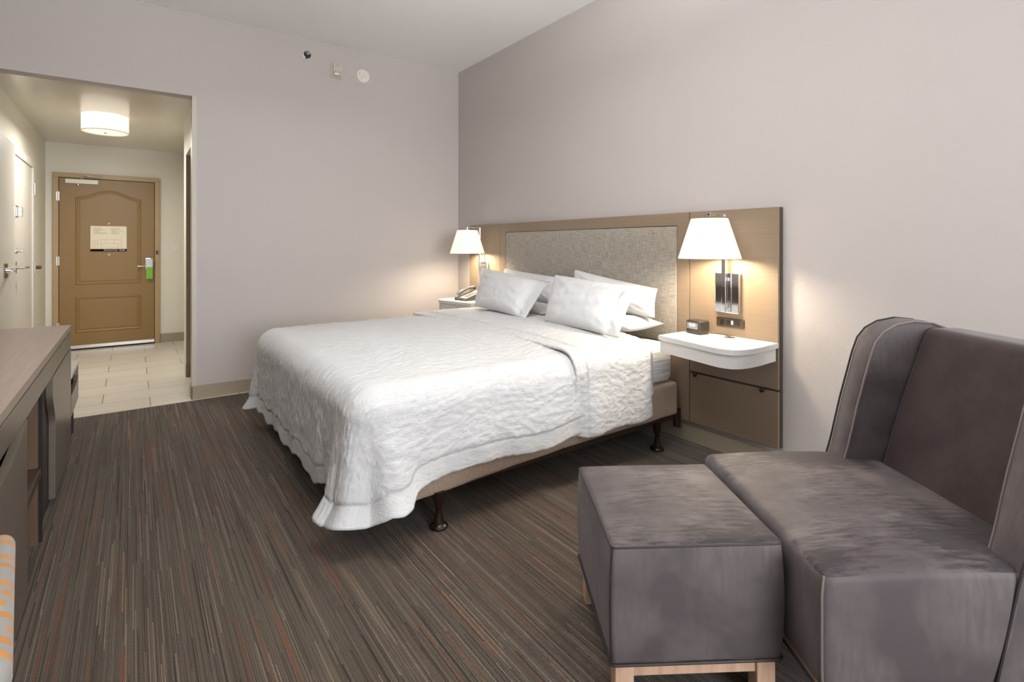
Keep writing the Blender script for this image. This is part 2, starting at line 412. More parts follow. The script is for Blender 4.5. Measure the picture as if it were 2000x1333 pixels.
# ------------------------------------------------------------------ entry door (door_1)
def bevel_ring(bm, pts, y, prof):
    """moulding that follows a closed outline (x,z) on a face at depth y facing -y; prof: (inset, height)"""
    rings = []
    for d, h in prof:
        rings.append([bm.verts.new((p[0], y-h, p[1])) for p in inset(pts, d)])
    n = len(pts)
    for i in range(len(rings)-1):
        for k in range(n): bm.faces.new((rings[i][k], rings[i][(k+1) % n], rings[i+1][(k+1) % n], rings[i+1][k]))
    bm.faces.new(rings[-1])
dx0, dx1, dz = -.694, .223, 2.022
yd = YE-.030
door = empty('door_1', (0, 0, 0), 0, None, None); del_keys = None
door['kind'] = 'structure'
new('door_panel', B(dx0+.004, dx1-.004, yd, YE-.001, .012, dz-.004, bev=.002), M_door, door)
def arch(x0, x1, z0, zs, rise, n=14):
    pts = [(x0, z0), (x1, z0)]
    for k in range(n+1):
        u = k/n; x = x1+(x0-x1)*u
        s = .5-.5*math.cos(2*PI*u)
        pts.append((x, zs+rise*s))
    return pts
prof = [(0, .0005), (.006, .006), (.014, .0065), (.024, .0005), (.034, .0002), (.040, .004), (.05, .0045)]
bm = bmesh.new(); bevel_ring(bm, arch(-.545, .085, .765, 1.80, .095), yd, prof); new('upper_raised_panel', bm, M_door, door)
bm = bmesh.new(); bevel_ring(bm, [(-.545, .20), (.085, .20), (.085, .62), (-.545, .62)], yd, prof); new('lower_raised_panel', bm, M_door, door)
bm = bmesh.new()
for x0, x1, z0, z1 in ((-.746, dx0, 0, dz), (dx1, .277, 0, dz), (-.746, .277, dz, 2.076)):
    box(bm, x0, x1, YE-.042, YE+.0, z0, z1, bev=.003)
new('door_frame', bm, M_frame, door)
bm = bmesh.new(); box(bm, dx0-.0015, dx0+.005, YE-.036, YE-.002, .01, dz); box(bm, dx1-.005, dx1+.0015, YE-.036, YE-.002, .01, dz); box(bm, dx0, dx1, YE-.036, YE-.002, dz-.005, dz+.002)
new('door_gap', bm, M_gap, door)
new('door_sweep', B(dx0+.004, dx1-.004, yd-.012, yd, .018, .055, bev=.002), M_nickel, door)
new('threshold', B(dx0, dx1, yd-.006, YE, 0, .014), M_gap, door)
bm = bmesh.new(); box(bm, dx0+.06, dx0+.06+.30, yd-.030, yd, 1.955, 2.005, bev=.004); new('door_closer', bm, M_wplastic, door)
bm = bmesh.new(); lathe(bm, [(.012, 0), (.012, .02)], (dx0+.175, yd-.02, 1.932), 16); tube(bm, [(dx0+.20, yd-.02, 2.01), (dx0+.26, yd-.08, 2.045), (dx0+.30, yd-.07, 2.04), (dx0+.40, yd-.02, 2.03)], .008)
tube(bm, [(dx0+.20, yd-.02, 2.01), (dx0+.255, yd-.02, 2.05)], .007)
new('closer_arm', bm, M_nickel, door, True)
for z in (1.80, 1.05, .28):
    bm = bmesh.new(); lathe(bm, [(.008, -.055), (.008, .055)], (dx0-.004, yd-.008, z), 12); box(bm, dx0-.02, dx0+.008, yd-.013, yd-.006, z-.05, z+.05); new('hinge', bm, M_nickel, door)
hb = new('door_handle', B(.128, .182, yd-.010, yd, .93, 1.075, bev=.003), M_nickel, door)
bm = bmesh.new(); lathe(bm, [(.02, 0), (.016, .05)], (.150, yd-.055, .975), 16, 'y'); tube(bm, [(.150, yd-.05, .975), (.12, yd-.056, .974), (.045, yd-.058, .972)], .0095); new('lever', bm, M_nickel, hb, True)
bm = bmesh.new(); lathe(bm, [(.012, 0), (.010, .01)], (.150, yd-.02, 1.035), 14, 'y'); new('thumb_turn', bm, M_bronze, hb)
for z in (1.493, 1.118):
    bm = bmesh.new(); lathe(bm, [(.007, -.012), (.0105, -.006), (.011, 0)], (-.232, yd, z), 16, 'y'); new('door_viewer' if z > 1.3 else 'cover_button', bm, M_wplastic, door, True)
bm = B(.236, .268, YE-.056, YE-.042, 1.115, 1.17, bev=.003); k = new('door_guard', bm, M_bronze, door)
bm = bmesh.new(); tube(bm, [(.244, YE-.06, 1.16), (.244, YE-.075, 1.14), (.244, YE-.06, 1.125)], .006); new('guard_ball', bm, M_black, k)
new('strike_plate', B(.2235, .231, YE-.048, YE-.041, .955, 1.03), M_bronze, door)

# evacuation plan on the door
sg = empty('evacuation_plan_sign', (-.234, yd-.007, 1.31), 0, 'cream evacuation plan sign with a black bottom strip on the tan entry door', 'sign')
new('plate', B(-.173, .173, -.003, .0045, -.152, .152, bev=.001), M_paper, sg)
new('title_strip', B(-.173, .173, -.0045, -.003, -.152, -.122), mat('matt_black', srgb(34, 22, 16), .9, spec=.1), sg, )['label'] = 'black title strip'
def facing(x, y, z): return Matrix.Translation((x, y, z)) @ Matrix.Rotation(PI/2, 4, 'X')
text('title_lettering', 'EVACUATION', .021, M_textw, sg, facing(-.047, -.0052, -.144)); text('title_lettering', 'PLAN', .0235, M_textw, sg, facing(.101, -.0052, -.145), thick=.0006)
bm = bmesh.new()
random.seed(3)
for k in range(7):
    z = .125-.011*k
    box(bm, -.145, -.145+.05+.085*random.random(), -.0036, -.003, z, z+.003); box(bm, .02, .02+.04+.09*random.random(), -.0036, -.003, z, z+.003)
for i in range(3):
    for j in range(5): box(bm, -.155+.022*i, -.146+.022*i, -.0036, -.003, -.11+.022*j, -.104+.022*j)
for a in ((-.075, .125, -.105, -.103), (-.075, .125, -.01, -.008), (-.075, -.073, -.105, -.008), (.123, .125, -.105, -.008), (-.03, -.028, -.06, -.01), (.05, .052, -.06, -.01), (-.075, .125, -.06, -.058), (.09, .092, -.105, -.06)):
    box(bm, a[0], a[1], -.0036, -.003, a[2], a[3])
new('printed_plan', bm, M_text, sg)
# door hanger
hg = empty('door_hanger_card', (.168, yd-.062, .90), 0, 'white and lime green hanger card on the entry door lever', 'hanger card')
new('white_half', B(-.034, .032, 0, .002, .06, .165), M_bluecard, hg)
new('green_half', B(-.034, .032, -.0004, .0016, -.085, .06), M_green, hg)['label'] = 'lime green lower half'
# light switch on end wall
sw = empty('light_switch', (.44, YE-.001, 1.20), 0, 'white double rocker light switch right of the entry door', 'light switch')
new('wall_plate', B(-.056, .056, -.006, .001, -.057, .057, bev=.002), M_wplastic, sw)
for x in (-.024, .024): new('rocker', B(x-.012, x+.012, -.010, -.006, -.03, .03, bev=.002), M_wplastic, sw)

# ------------------------------------------------------------------ side doors in the hall's left wall
d2 = empty('door_2', (0, 0, 0), 0, None, None); d2['kind'] = 'structure'
new('door_panel', B(XL-.001, XL+.010, 5.93, 6.895, .01, 1.985, bev=.002), M_white, d2)
bm = bmesh.new()
for y0, y1, z0, z1 in ((5.845, 5.925, 0, 1.99), (6.90, 6.975, 0, 1.99), (5.845, 6.975, 1.99, 2.06)): box(bm, XL-.001, XL+.022, y0, y1, z0, z1, bev=.003)
new('door_frame', bm, M_white, d2)
def lever_x(parent, y, z, dirn, m):
    bm = bmesh.new(); box(bm, XL+.010, XL+.018, y-.03, y+.03, z-.05, z+.05, bev=.003)
    ro = new('door_handle', bm, m, parent)
    bm = bmesh.new(); lathe(bm, [(.016, 0), (.014, .06)], (XL+.012, y, z), 16, 'x'); tube(bm, [(XL+.07, y, z), (XL+.078, y+.03*dirn, z), (XL+.078, y+.115*dirn, z-.002)], .010)
    new('lever', bm, m, ro, True)
lever_x(d2, 6.00, 1.04, 1, M_nickel)
bm = bmesh.new(); lathe(bm, [(.026, 0), (.024, .012), (.012, .014), (.010, .05)], (XL+.010, 6.0, 1.18), 20, 'x'); box(bm, XL+.05, XL+.062, 5.985, 6.02, 1.172, 1.188); new('deadbolt', bm, M_nickel, d2, True)
bm = bmesh.new(); box(bm, XL+.010, XL+.03, 5.90, 6.0, 1.46, 1.56, bev=.003); box(bm, XL+.03, XL+.06, 5.97, 5.99, 1.47, 1.55, bev=.003); new('door_guard', bm, M_nickel, d2)
for z in (1.78, 1.01):
    bm = bmesh.new(); box(bm, XL+.022, XL+.028, 6.905, 7.0, z-.065, z+.065); lathe(bm, [(.009, -.06), (.009, .06)], (XL+.03, 6.905, z), 12); new('hinge', bm, M_nickel, d2)
bm = bmesh.new(); lathe(bm, [(.012, 0), (.018, .02), (.018, .045)], (XL+.028, 6.96, 1.01), 14, 'x'); new('door_stop', bm, M_bronze, d2, True)
d3 = empty('door_3', (0, 0, 0), 0, None, None); d3['kind'] = 'structure'
new('door_panel', B(XL+.003, XL+.045, 4.99, 5.70, .01, 2.035, bev=.002), M_white, d3)
bm = bmesh.new(); box(bm, XL+.045, XL+.05, 5.28, 5.40, .985, 1.09); ro = new('lock_plate', bm, M_bronze, d3)
bm = bmesh.new(); lathe(bm, [(.02, 0), (.016, .04)], (XL+.05, 5.34, 1.04), 16, 'x'); tube(bm, [(XL+.085, 5.34, 1.04), (XL+.095, 5.30, 1.035), (XL+.095, 5.24, 1.04)], .010); tube(bm, [(XL+.085, 5.34, 1.04), (XL+.075, 5.45, 1.05), (XL+.055, 5.53, 1.045)], .008)
new('lever', bm, M_chrome, ro, True)

# ------------------------------------------------------------------ hall ceiling drum light and detector
dl = empty('drum_ceiling_light', (-.205, 6.12, HH), 0, 'round cream drum flush light glowing on the hall ceiling', 'ceiling light')
bm = bmesh.new(); lathe(bm, [(.176, -.150), (.176, -.0003), (.1725, -.0003), (.1725, -.150)], seg=56, cap=False); new('shade', bm, M_drum, dl, True)
bm = bmesh.new(); lathe(bm, [(.1727, -.150), (.1727, -.146)], seg=48); new('diffuser', bm, M_diff, dl)
bm = bmesh.new(); lathe(bm, [(.178, -.154), (.178, -.148), (.172, -.148), (.172, -.154)], seg=56, cap=False)
bmesh.ops.bridge_loops(bm, edges=[e for e in bm.edges if e.is_boundary]); new('rim', bm, M_wplastic, dl)
bm = bmesh.new(); lathe(bm, [(.004, -.166), (.012, -.160), (.012, -.151)], seg=16); new('finial', bm, M_nickel, dl, True)
p = point('drum_bulb', (-.205, 6.12, HH-.075), HALL_W, (1, .95, .87), .05); p.parent = dl; p.location = (0, 0, -.075)
p = area('drum_downlight', (0, 0, 0), (0, 0, 0), .30, .30, HALL_W*.14, (1, .95, .87)); p.data.shape = 'DISK'; p.parent = dl; p.location = (0, 0, -.17)
sp_ = empty('hall_detector_disc', (-.215, 6.75, HH), 0, 'small white ceiling disc beyond the drum light in the hall', 'detector')
bm = bmesh.new(); lathe(bm, [(.03, -.014), (.036, -.010), (.038, 0)], seg=28); new('disc', bm, M_wplastic, sp_, True)

# ------------------------------------------------------------------ fill pendant, added out of view in place of flash bounced off the ceiling
rl = empty('added_fill_pendant', (1.00, 1.75, H), 0, 'wide white drum pendant added out of view as fill light for the room', 'ceiling light')
bm = bmesh.new(); lathe(bm, [(.06, 0), (.06, -.02), (.012, -.03), (.010, -.52)], seg=24); new('stem', bm, M_nickel, rl, True)
bm = bmesh.new(); lathe(bm, [(.27, -.70), (.27, -.54), (.267, -.54), (.267, -.70)], seg=56, cap=False); new('drum_shade', bm, M_wplastic, rl, True)
bm = bmesh.new(); lathe(bm, [(.262, -.69), (.262, -.685)], seg=48); new('bottom_diffuser', bm, M_diff, rl)
p = area('fill_uplight', (0, 0, 0), (PI, 0, 0), .44, .44, FILL_W, (1, .985, .96)); p.data.shape = 'DISK'; p.parent = rl; p.location = (0, 0, -.530)
p = area('fill_downlight', (0, 0, 0), (0, 0, 0), .44, .44, FILL_W*.14, (1, .985, .96)); p.data.shape = 'DISK'; p.parent = rl; p.location = (0, 0, -.705)

# ------------------------------------------------------------------ wall devices
o = empty('sprinkler_head', (1.266, YF, 2.937), 0, 'recessed chrome sprinkler head high on the grey wall', 'sprinkler')
bm = bmesh.new(); lathe(bm, [(.040, 0), (.040, -.003), (.033, -.006), (.029, -.002), (.029, 0)], seg=32, axis='y', cap=False); new('escutcheon', bm, M_chrome, o, True)
bm = bmesh.new(); lathe(bm, [(.029, -.0015), (.029, -.001)], seg=28, axis='y'); new('cup', bm, M_black, o)
bm = bmesh.new(); lathe(bm, [(.008, 0), (.008, -.03)], seg=14, axis='y'); box(bm, -.018, .018, -.036, -.032, .004, .010); tube(bm, [(-.012, -.004, 0), (-.013, -.025, 0), (-.004, -.032, 0)], .0025); tube(bm, [(.012, -.004, 0), (.013, -.025, 0), (.004, -.032, 0)], .0025)
new('deflector', bm, M_chrome, o, True)
o = empty('fire_strobe', (1.522, YF, 2.842), 0, 'beige fire strobe with clear lens between sprinkler and smoke detector', 'fire alarm')
new('back_plate', B(-.052, .052, -.012, 0, -.066, .066, bev=.003), M_cream, o)
new('housing', B(-.036, .040, -.035, -.012, -.055, .060, bev=.003), M_cream, o)
bm = B(-.028, .032, -.048, -.035, -.050, -.010, bev=.008, seg=3); new('strobe_lens', bm, M_lens, o, True)
text('lettering', 'FIRE', .020, M_text, o, facing(-.014, -.0357, .036))
o = empty('smoke_detector', (1.767, YF, 2.835), 0, 'round white smoke detector right of the beige fire strobe', 'smoke detector')
bm = bmesh.new(); lathe(bm, [(.071, 0), (.071, -.012), (.066, -.014), (.066, -.028), (.060, -.036), (.03, -.040), (.001, -.0405)], seg=44, axis='y', cap=False); new('body', bm, M_wplastic, o, True)
new('sounder_slot', B(-.040, -.028, -.0392, -.036, .002, .020), M_text, o); new('status_light', B(.000, .006, -.0412, -.039, .022, .028), M_text, o)
bm = bmesh.new(); prism(bm, [(-.018, -.042), (-.016, -.042), (-.016, -.008), (.022, -.008), (.022, -.006), (-.018, -.006)], -.0412, -.038, 'y'); new('battery_door_line', bm, M_text, o)

# ------------------------------------------------------------------ headboard
HX = 2.777; CY = 2.986
hbd = empty('headboard', (HX, CY, 0), 0, 'wide taupe laminate headboard panel with inset grey linen on the wall', 'headboard')
def lx(x): return x-HX
def ly(y): return y-CY
y0, y1, z0, z1 = ly(1.411), ly(4.561), .138, 1.430
new('core', B(.016, .045, y0, y1, z0, z1, bev=.002), M_hbedge, hbd)['label'] = 'dark panel edge'
g = .0022
pan = ly(2.05), ly(3.922), .60, 1.351
for s in (1, -1):
    a, b = sorted((s*(CY-1.412), s*(CY-1.961)))
    yy0, yy1 = (a, b)
    new('side_panel', B(0, .016, yy0+g, yy1-g, .447+.006, z1, bev=.0015), M_hb, hbd)
    new('lower_flap', B(0, .016, yy0+g, yy1-g, z0, .447-.006, bev=.0015), M_hb, hbd)
    for yk in (CY-1.92, CY-1.50):
        bm = bmesh.new(); lathe(bm, [(.012, -.003), (.013, -.010), (.006, -.015)], (0, s*-yk, .437), 18, 'x'); new('flap_knob', bm, M_rail, hbd, True)
b0, b1 = ly(1.961)+g, ly(4.011)-g
bm = bmesh.new()
for a in ((b0, b1, pan[3], z1), (b0, pan[0], z0, pan[3]), (pan[1], b1, z0, pan[3]), (pan[0], pan[1], z0, pan[2])): box(bm, 0, .016, a[0], a[1], a[2], a[3])
new('centre_frame', bm, M_hb, hbd)
w_, h_ = pan[1]-pan[0]-.008, pan[3]-pan[2]-.008
bm = cushion(.030, w_, h_, .008, (3, 8, 6))
new('linen_panel', bm, M_linen, hbd, True, loc=(.013, (pan[0]+pan[1])/2, (pan[2]+pan[3])/2))
bm = bmesh.new()
for a in ((pan[0], pan[1], pan[3]-.004, pan[3]), (pan[0], pan[0]+.004, pan[2], pan[3]), (pan[1]-.004, pan[1], pan[2], pan[3])): box(bm, .004, .016, *a)
new('panel_reveal', bm, M_rail, hbd)

# ------------------------------------------------------------------ floating bedside shelves
npoly = [(2.776, 1.950), (2.462, 1.950), (2.440, 1.83), (2.415, 1.70), (2.393, 1.60), (2.380, 1.53), (2.384, 1.48), (2.405, 1.442), (2.445, 1.418), (2.52, 1.404), (2.62, 1.403), (2.776, 1.412)]
def smooth_poly(p, n=3):
    for _ in range(n-1):
        q = [p[0], p[1]]
        for i in range(1, len(p)-2):
            a, b = p[i], p[i+1]
            q += [(a[0]*.75+b[0]*.25, a[1]*.75+b[1]*.25), (a[0]*.25+b[0]*.75, a[1]*.25+b[1]*.75)]
        q += [p[-2], p[-1]]; p = q
    return p
npoly = smooth_poly(npoly)
def shelf(sign, label):
    o = empty('bedside_shelf', (HX, CY, 0), 0, label, 'bedside table', 'floating bedside shelves')
    P = [(x-HX, (y-CY)*sign) for x, y in npoly]
    if sign < 0: P = P[::-1]
    bm = bmesh.new(); prism(bm, P, .678, .705)
    top = [e for e in bm.edges if all(abs(v.co.z-.705) < 1e-5 for v in e.verts)]
    bmesh.ops.bevel(bm, geom=top, offset=.003, segments=2, affect='EDGES')
    new('top_slab', bm, M_solid, o)
    a = sum(P[i][0]*P[(i+1) % len(P)][1]-P[(i+1) % len(P)][0]*P[i][1] for i in range(len(P)))
    Q = inset(P, .010 if a > 0 else -.010)
    bm = bmesh.new(); prism(bm, Q, .608, .678)
    new('apron', bm, M_solid, o)
    bm = bmesh.new(); lathe(bm, [(.030, .7048), (.030, .7065), (.022, .7068), (.020, .7060)], (-.055, (1.66-CY)*sign, 0), 28); new('cable_grommet', bm, M_black if sign < 0 else M_nickel, o, True)
    return o
shelf(1, 'white floating bedside shelf under the right lamp, beside the mattress')
shelf(-1, 'white floating bedside shelf in the far corner holding the telephone')

# cords below the right shelf
pb = empty('power_block', (2.71, 1.65, .6), 0, 'flat black power block with two thin cords beneath the right bedside shelf', 'power block')
new('body', B(-.03, .03, -.05, .05, -.005, .0075, bev=.002), M_black, pb)
for pts in ([(2.765, 1.768, .606), (2.762, 1.765, .59), (2.765, 1.78, .57), (2.768, 1.785, .55), (2.77, 1.77, .538)], [(2.765, 1.73, .606), (2.762, 1.725, .58), (2.768, 1.71, .54), (2.772, 1.70, .52)]):
    bm = bmesh.new(); tube(bm, [(2.735, 1.69, .602)]+pts if pts[0][1] < 1.75 else [(2.735, 1.692, .600)]+pts, .0025, 6)
    for v in bm.verts: v.co -= Vector((2.71, 1.65, .6))
    new('cord', bm, M_black, pb, True)

# clock
ck = empty('alarm_clock', (2.70, 1.850, .705), 0, 'small dark alarm clock showing 4:18 on the right bedside shelf', 'alarm clock')
ck.rotation_euler = (0, 0, math.radians(-10))
bm = cushion(.085, .108, .078, .012, (4, 5, 4)); new('case', bm, mat('gunmetal_plastic', srgb(60, 55, 49), .35, .3), ck, True, loc=(0, 0, .040))
new('screen', B(-.0438, -.0424, -.041, .041, .030, .066), mat('lcd_grey', srgb(120, 124, 124), .3, emit=(.4, .44, .45), es=.12), ck)
mdig = mat('lcd_digits', (.9, .95, 1, 1), .4, emit=(.85, .92, 1), es=.9)
mt = Matrix.Translation((-.0442, .026, .044)) @ Matrix.Rotation(-PI/2, 4, 'Z') @ Matrix.Rotation(PI/2, 4, 'X')
text('digits', '4:18', .028, mdig, ck, mt)
bm = bmesh.new(); box(bm, -.0442, -.0437, -.036, .036, .040, .0408); box(bm, -.0442, -.0437, -.036, .02, .034, .0352); new('screen_lines', bm, mat('lcd_lines', (.6, .65, .66, 1), .4), ck)
bm = bmesh.new(); tube(bm, [(2.745, 1.80, .708), (2.765, 1.77, .708), (2.770, 1.72, .708), (2.735, 1.665, .708)], .002, 6)
tag(new('clock_cord', bm, M_black), 'thin black cord from the alarm clock along the headboard', 'cord')

# outlet strip on headboard
ot = empty('outlet_strip', (HX, 1.688, .782), 0, 'dark bronze power outlet strip on the headboard below the right lamp plate', 'outlet')
new('face_plate', B(-.006, -.0002, -.086, .086, -.026, .024, bev=.004, seg=3), mat('bronze_plate', srgb(78, 68, 56), .35, .4), ot)
bm = bmesh.new(); box(bm, -.008, -.006, .036, .062, -.016, .014, bev=.001); new('socket', bm, M_black, ot)
bm = bmesh.new(); box(bm, -.008, -.006, -.004, .022, -.014, .012, bev=.001); new('socket', bm, M_black, ot)
bm = bmesh.new(); box(bm, -.008, -.006, -.060, -.030, -.015, .015, bev=.001); new('socket', bm, M_black, ot)
new('switch', B(-.009, -.006, -.020, -.008, -.010, .012, bev=.001), M_wplastic, ot)['label'] = 'white rocker'
ot2 = empty('outlet_box', (HX, 4.205, .765), 0, 'small dark outlet block on the headboard by the telephone', 'outlet')
new('face_plate', B(-.012, -.0002, -.035, .05, -.035, .03, bev=.003), M_bronze, ot2)

# ------------------------------------------------------------------ wall lamps
def wall_lamp(yc, label):
    o = empty('wall_lamp', (HX, yc, 0), 0, label, 'wall lamp', 'chrome wall lamps on the headboard')
    bm = bmesh.new(); box(bm, -.028, -.0005, -.074, .074, .838, 1.068, bev=.003); new('wall_plate', bm, M_chrome, o)
    for z in (1.03, .87): new('rod_bracket', B(-.052, -.028, -.012, .012, z-.01, z+.01, bev=.002), M_chrome, o)
    bm = bmesh.new(); box(bm, -.062, -.052, -.012, .012, .845, 1.400, bev=.002); new('upright_rod', bm, M_chrome, o)
    bm = bmesh.new(); box(bm, -.205, -.048, -.007, .007, 1.392, 1.404, bev=.0015)
    box(bm, -.205, -.190, -.011, .011, 1.36, 1.404, bev=.002); new('arm', bm, M_chrome, o)
    bm = bmesh.new()
    R0, R1 = .166, .097
    prof = [(R0, 1.152), (R1, 1.372), (R1-.002, 1.372), (R0-.002, 1.152)]
    lathe(bm, prof, (-.197, 0, 0), 64, cap=False)
    bmesh.ops.bridge_loops(bm, edges=[e for e in bm.edges if e.is_boundary])
    new('lamp_shade', bm, M_shade, o, True)
    bm = bmesh.new()
    for a in (0, 2*PI/3, 4*PI/3): tube(bm, [(-.197, 0, 1.365), (-.197+R1*math.cos(a)*.99, R1*math.sin(a)*.99, 1.365)], .0015, 6)
    lathe(bm, [(.014, 1.30), (.014, 1.365)], (-.197, 0, 0), 16); new('socket_spider', bm, M_chrome, o)
    bm = bmesh.new(); lathe(bm, [(.002, 1.255), (.012, 1.258), (.018, 1.270), (.016, 1.285), (.012, 1.300)], (-.197, 0, 0), 20); new('bulb', bm, M_bulb, o, True)
    bm = bmesh.new(); lathe(bm, [(R1-.003, 1.3695), (R1-.003, 1.371)], (-.197, 0, 0), 40); new('added_top_disc', bm, M_topdisc, o)  # unseen disc added to hold back the glow above the shade
    p = point('lamp_glow', (0, 0, 0), LAMP_W, LAMP_COL, .055); p.parent = o; p.location = (-.197, 0, 1.235)
    return o
wall_lamp(1.695, 'chrome wall lamp with glowing cream shade above the alarm clock')
wall_lamp(4.277, 'chrome wall lamp with glowing cream shade in the far corner above the telephone')

# ------------------------------------------------------------------ telephone
M_ph = mat('grey_phone_plastic', srgb(88, 86, 84), .35); M_phl = mat('light_phone_plastic', srgb(170, 170, 168), .35)
ph = empty('telephone', (2.62, 4.30, .705), math.radians(6), 'grey desk telephone with handset on the far bedside shelf', 'telephone')
bm = bmesh.new()
prism(bm, [(-.115, 0), (.115, 0), (.115, .075), (.10, .080), (-.10, .022), (-.115, .016)], -.085, .085, 'y')
new('base', bm, M_ph, ph)
bm = bmesh.new(); prism(bm, [(-.098, .0235), (.10, .081), (.10, .084), (-.098, .0265)], -.080, .03, 'y'); new('key_panel', bm, M_phl, ph)
bm = bmesh.new(); tube(bm, [(-.095, .055, .05), (-.085, .055, .068), (-.03, .055, .092), (.04, .055, .112), (.095, .055, .112), (.105, .055, .098)], [.018, .020, .014, .014, .020, .018], 12); new('handset', bm, M_ph, ph, True)
bm = bmesh.new(); pts = []
for k in range(110):
    a = k*.9; u = k/109
    base = Vector((-.10-.05*math.sin(u*PI), .08-.13*u, .0165+.006*math.sin(u*PI*3)))
    pts.append(base+Vector((math.cos(a)*.005, 0, math.sin(a)*.005)))
tube(bm, pts, .0018, 5); new('coiled_cord', bm, M_black, ph, True)
for a in range(3):
    for b in range(4):
        x = -.06+.028*b; z = .0265+(x+.098)*.29
        new('key', B(x-.007, x+.007, -.065+.024*a, -.048+.024*a, z+.001, z+.005), M_ph, ph)

# ------------------------------------------------------------------ bed: frame, legs, box spring, mattress
BX0, BX1, BY0, BY1 = .775, 2.745, 2.020, 3.952
bed = empty('bed', ((BX0+BX1)/2, CY, 0), 0, 'king bed with tan box spring and white mattress on a brown steel frame', 'bed')
ox, oy = (BX0+BX1)/2, CY
bm = bmesh.new()
for s in (BY0+.004, BY1-.004):
    sg_ = 1 if s < CY else -1
    box(bm, BX0+.06-ox, BX1+.02-ox, s-oy, s+.004*sg_-oy, .150, .205); box(bm, BX0+.06-ox, BX1+.02-ox, *sorted((s-oy, s+.045*sg_-oy)), .176, .181)
for x in (1.08, 1.80, 2.55): box(bm, x-ox, x+.045-ox, BY0+.01-oy, BY1-.01-oy, .150, .181)
new('frame', bm, M_rail, bed)
def leg_bm():
    bm = bmesh.new(); lathe(bm, [(.040, 0), (.041, .008), (.036, .016), (.024, .022), (.022, .034), (.015, .060), (.013, .085), (.016, .095), (.024, .122), (.026, .150), (.026, .158)], seg=28); return bm
for x in (1.075, 2.545):
    for y in (2.022, CY, BY1-.02): new('leg', leg_bm(), M_dkleg, bed, True, loc=(x-ox, y-oy, 0))
for y in (BY0, BY1-.012):
    bm = bmesh.new(); prism(bm, [(2.72-ox, .10), (2.765-ox, .085), (2.768-ox, .205), (2.70-ox, .205)], y-oy, y+.012-oy, 'y'); box(bm, 2.762-ox, 2.768-ox, y-oy-.0, y+.05-oy, .085, .205); new('headboard_bracket', bm, M_rail, bed)
def bsf(p):
    x = p.x+ox; q = p.copy()
    f = max(0, min(1, (x-BX0)/(1.9-BX0)))
    if p.z < 0: q.z -= .045*(1-f)**1.2*min(1, -p.z/.06)
    if p.z > 0 : q.z += 0
    q.y += math.copysign(.004*math.sin(x*7)+.003*math.sin(x*17+1), p.y) if abs(p.y) > .5 else 0
    return q
bm = cushion(BX1-BX0-.01, BY1-BY0+.01, .205, .022, (60, 12, 6), bsf); new('box_spring', bm, M_boxs, bed, True, loc=(0, 0, .278))
def mtf(p):
    q = p.copy()
    if p.z > 0: q.z += .012*(1-(p.x/1.0)**4)*(1-(p.y/.97)**4)
    return q
bm = cushion(BX1-BX0-.03, BY1-BY0-.02, .245, .055, (30, 20, 6), mtf); new('mattress', bm, M_fitted, bed, True, loc=(-.012, 0, .502))['label'] = 'mattress in a white fitted sheet'

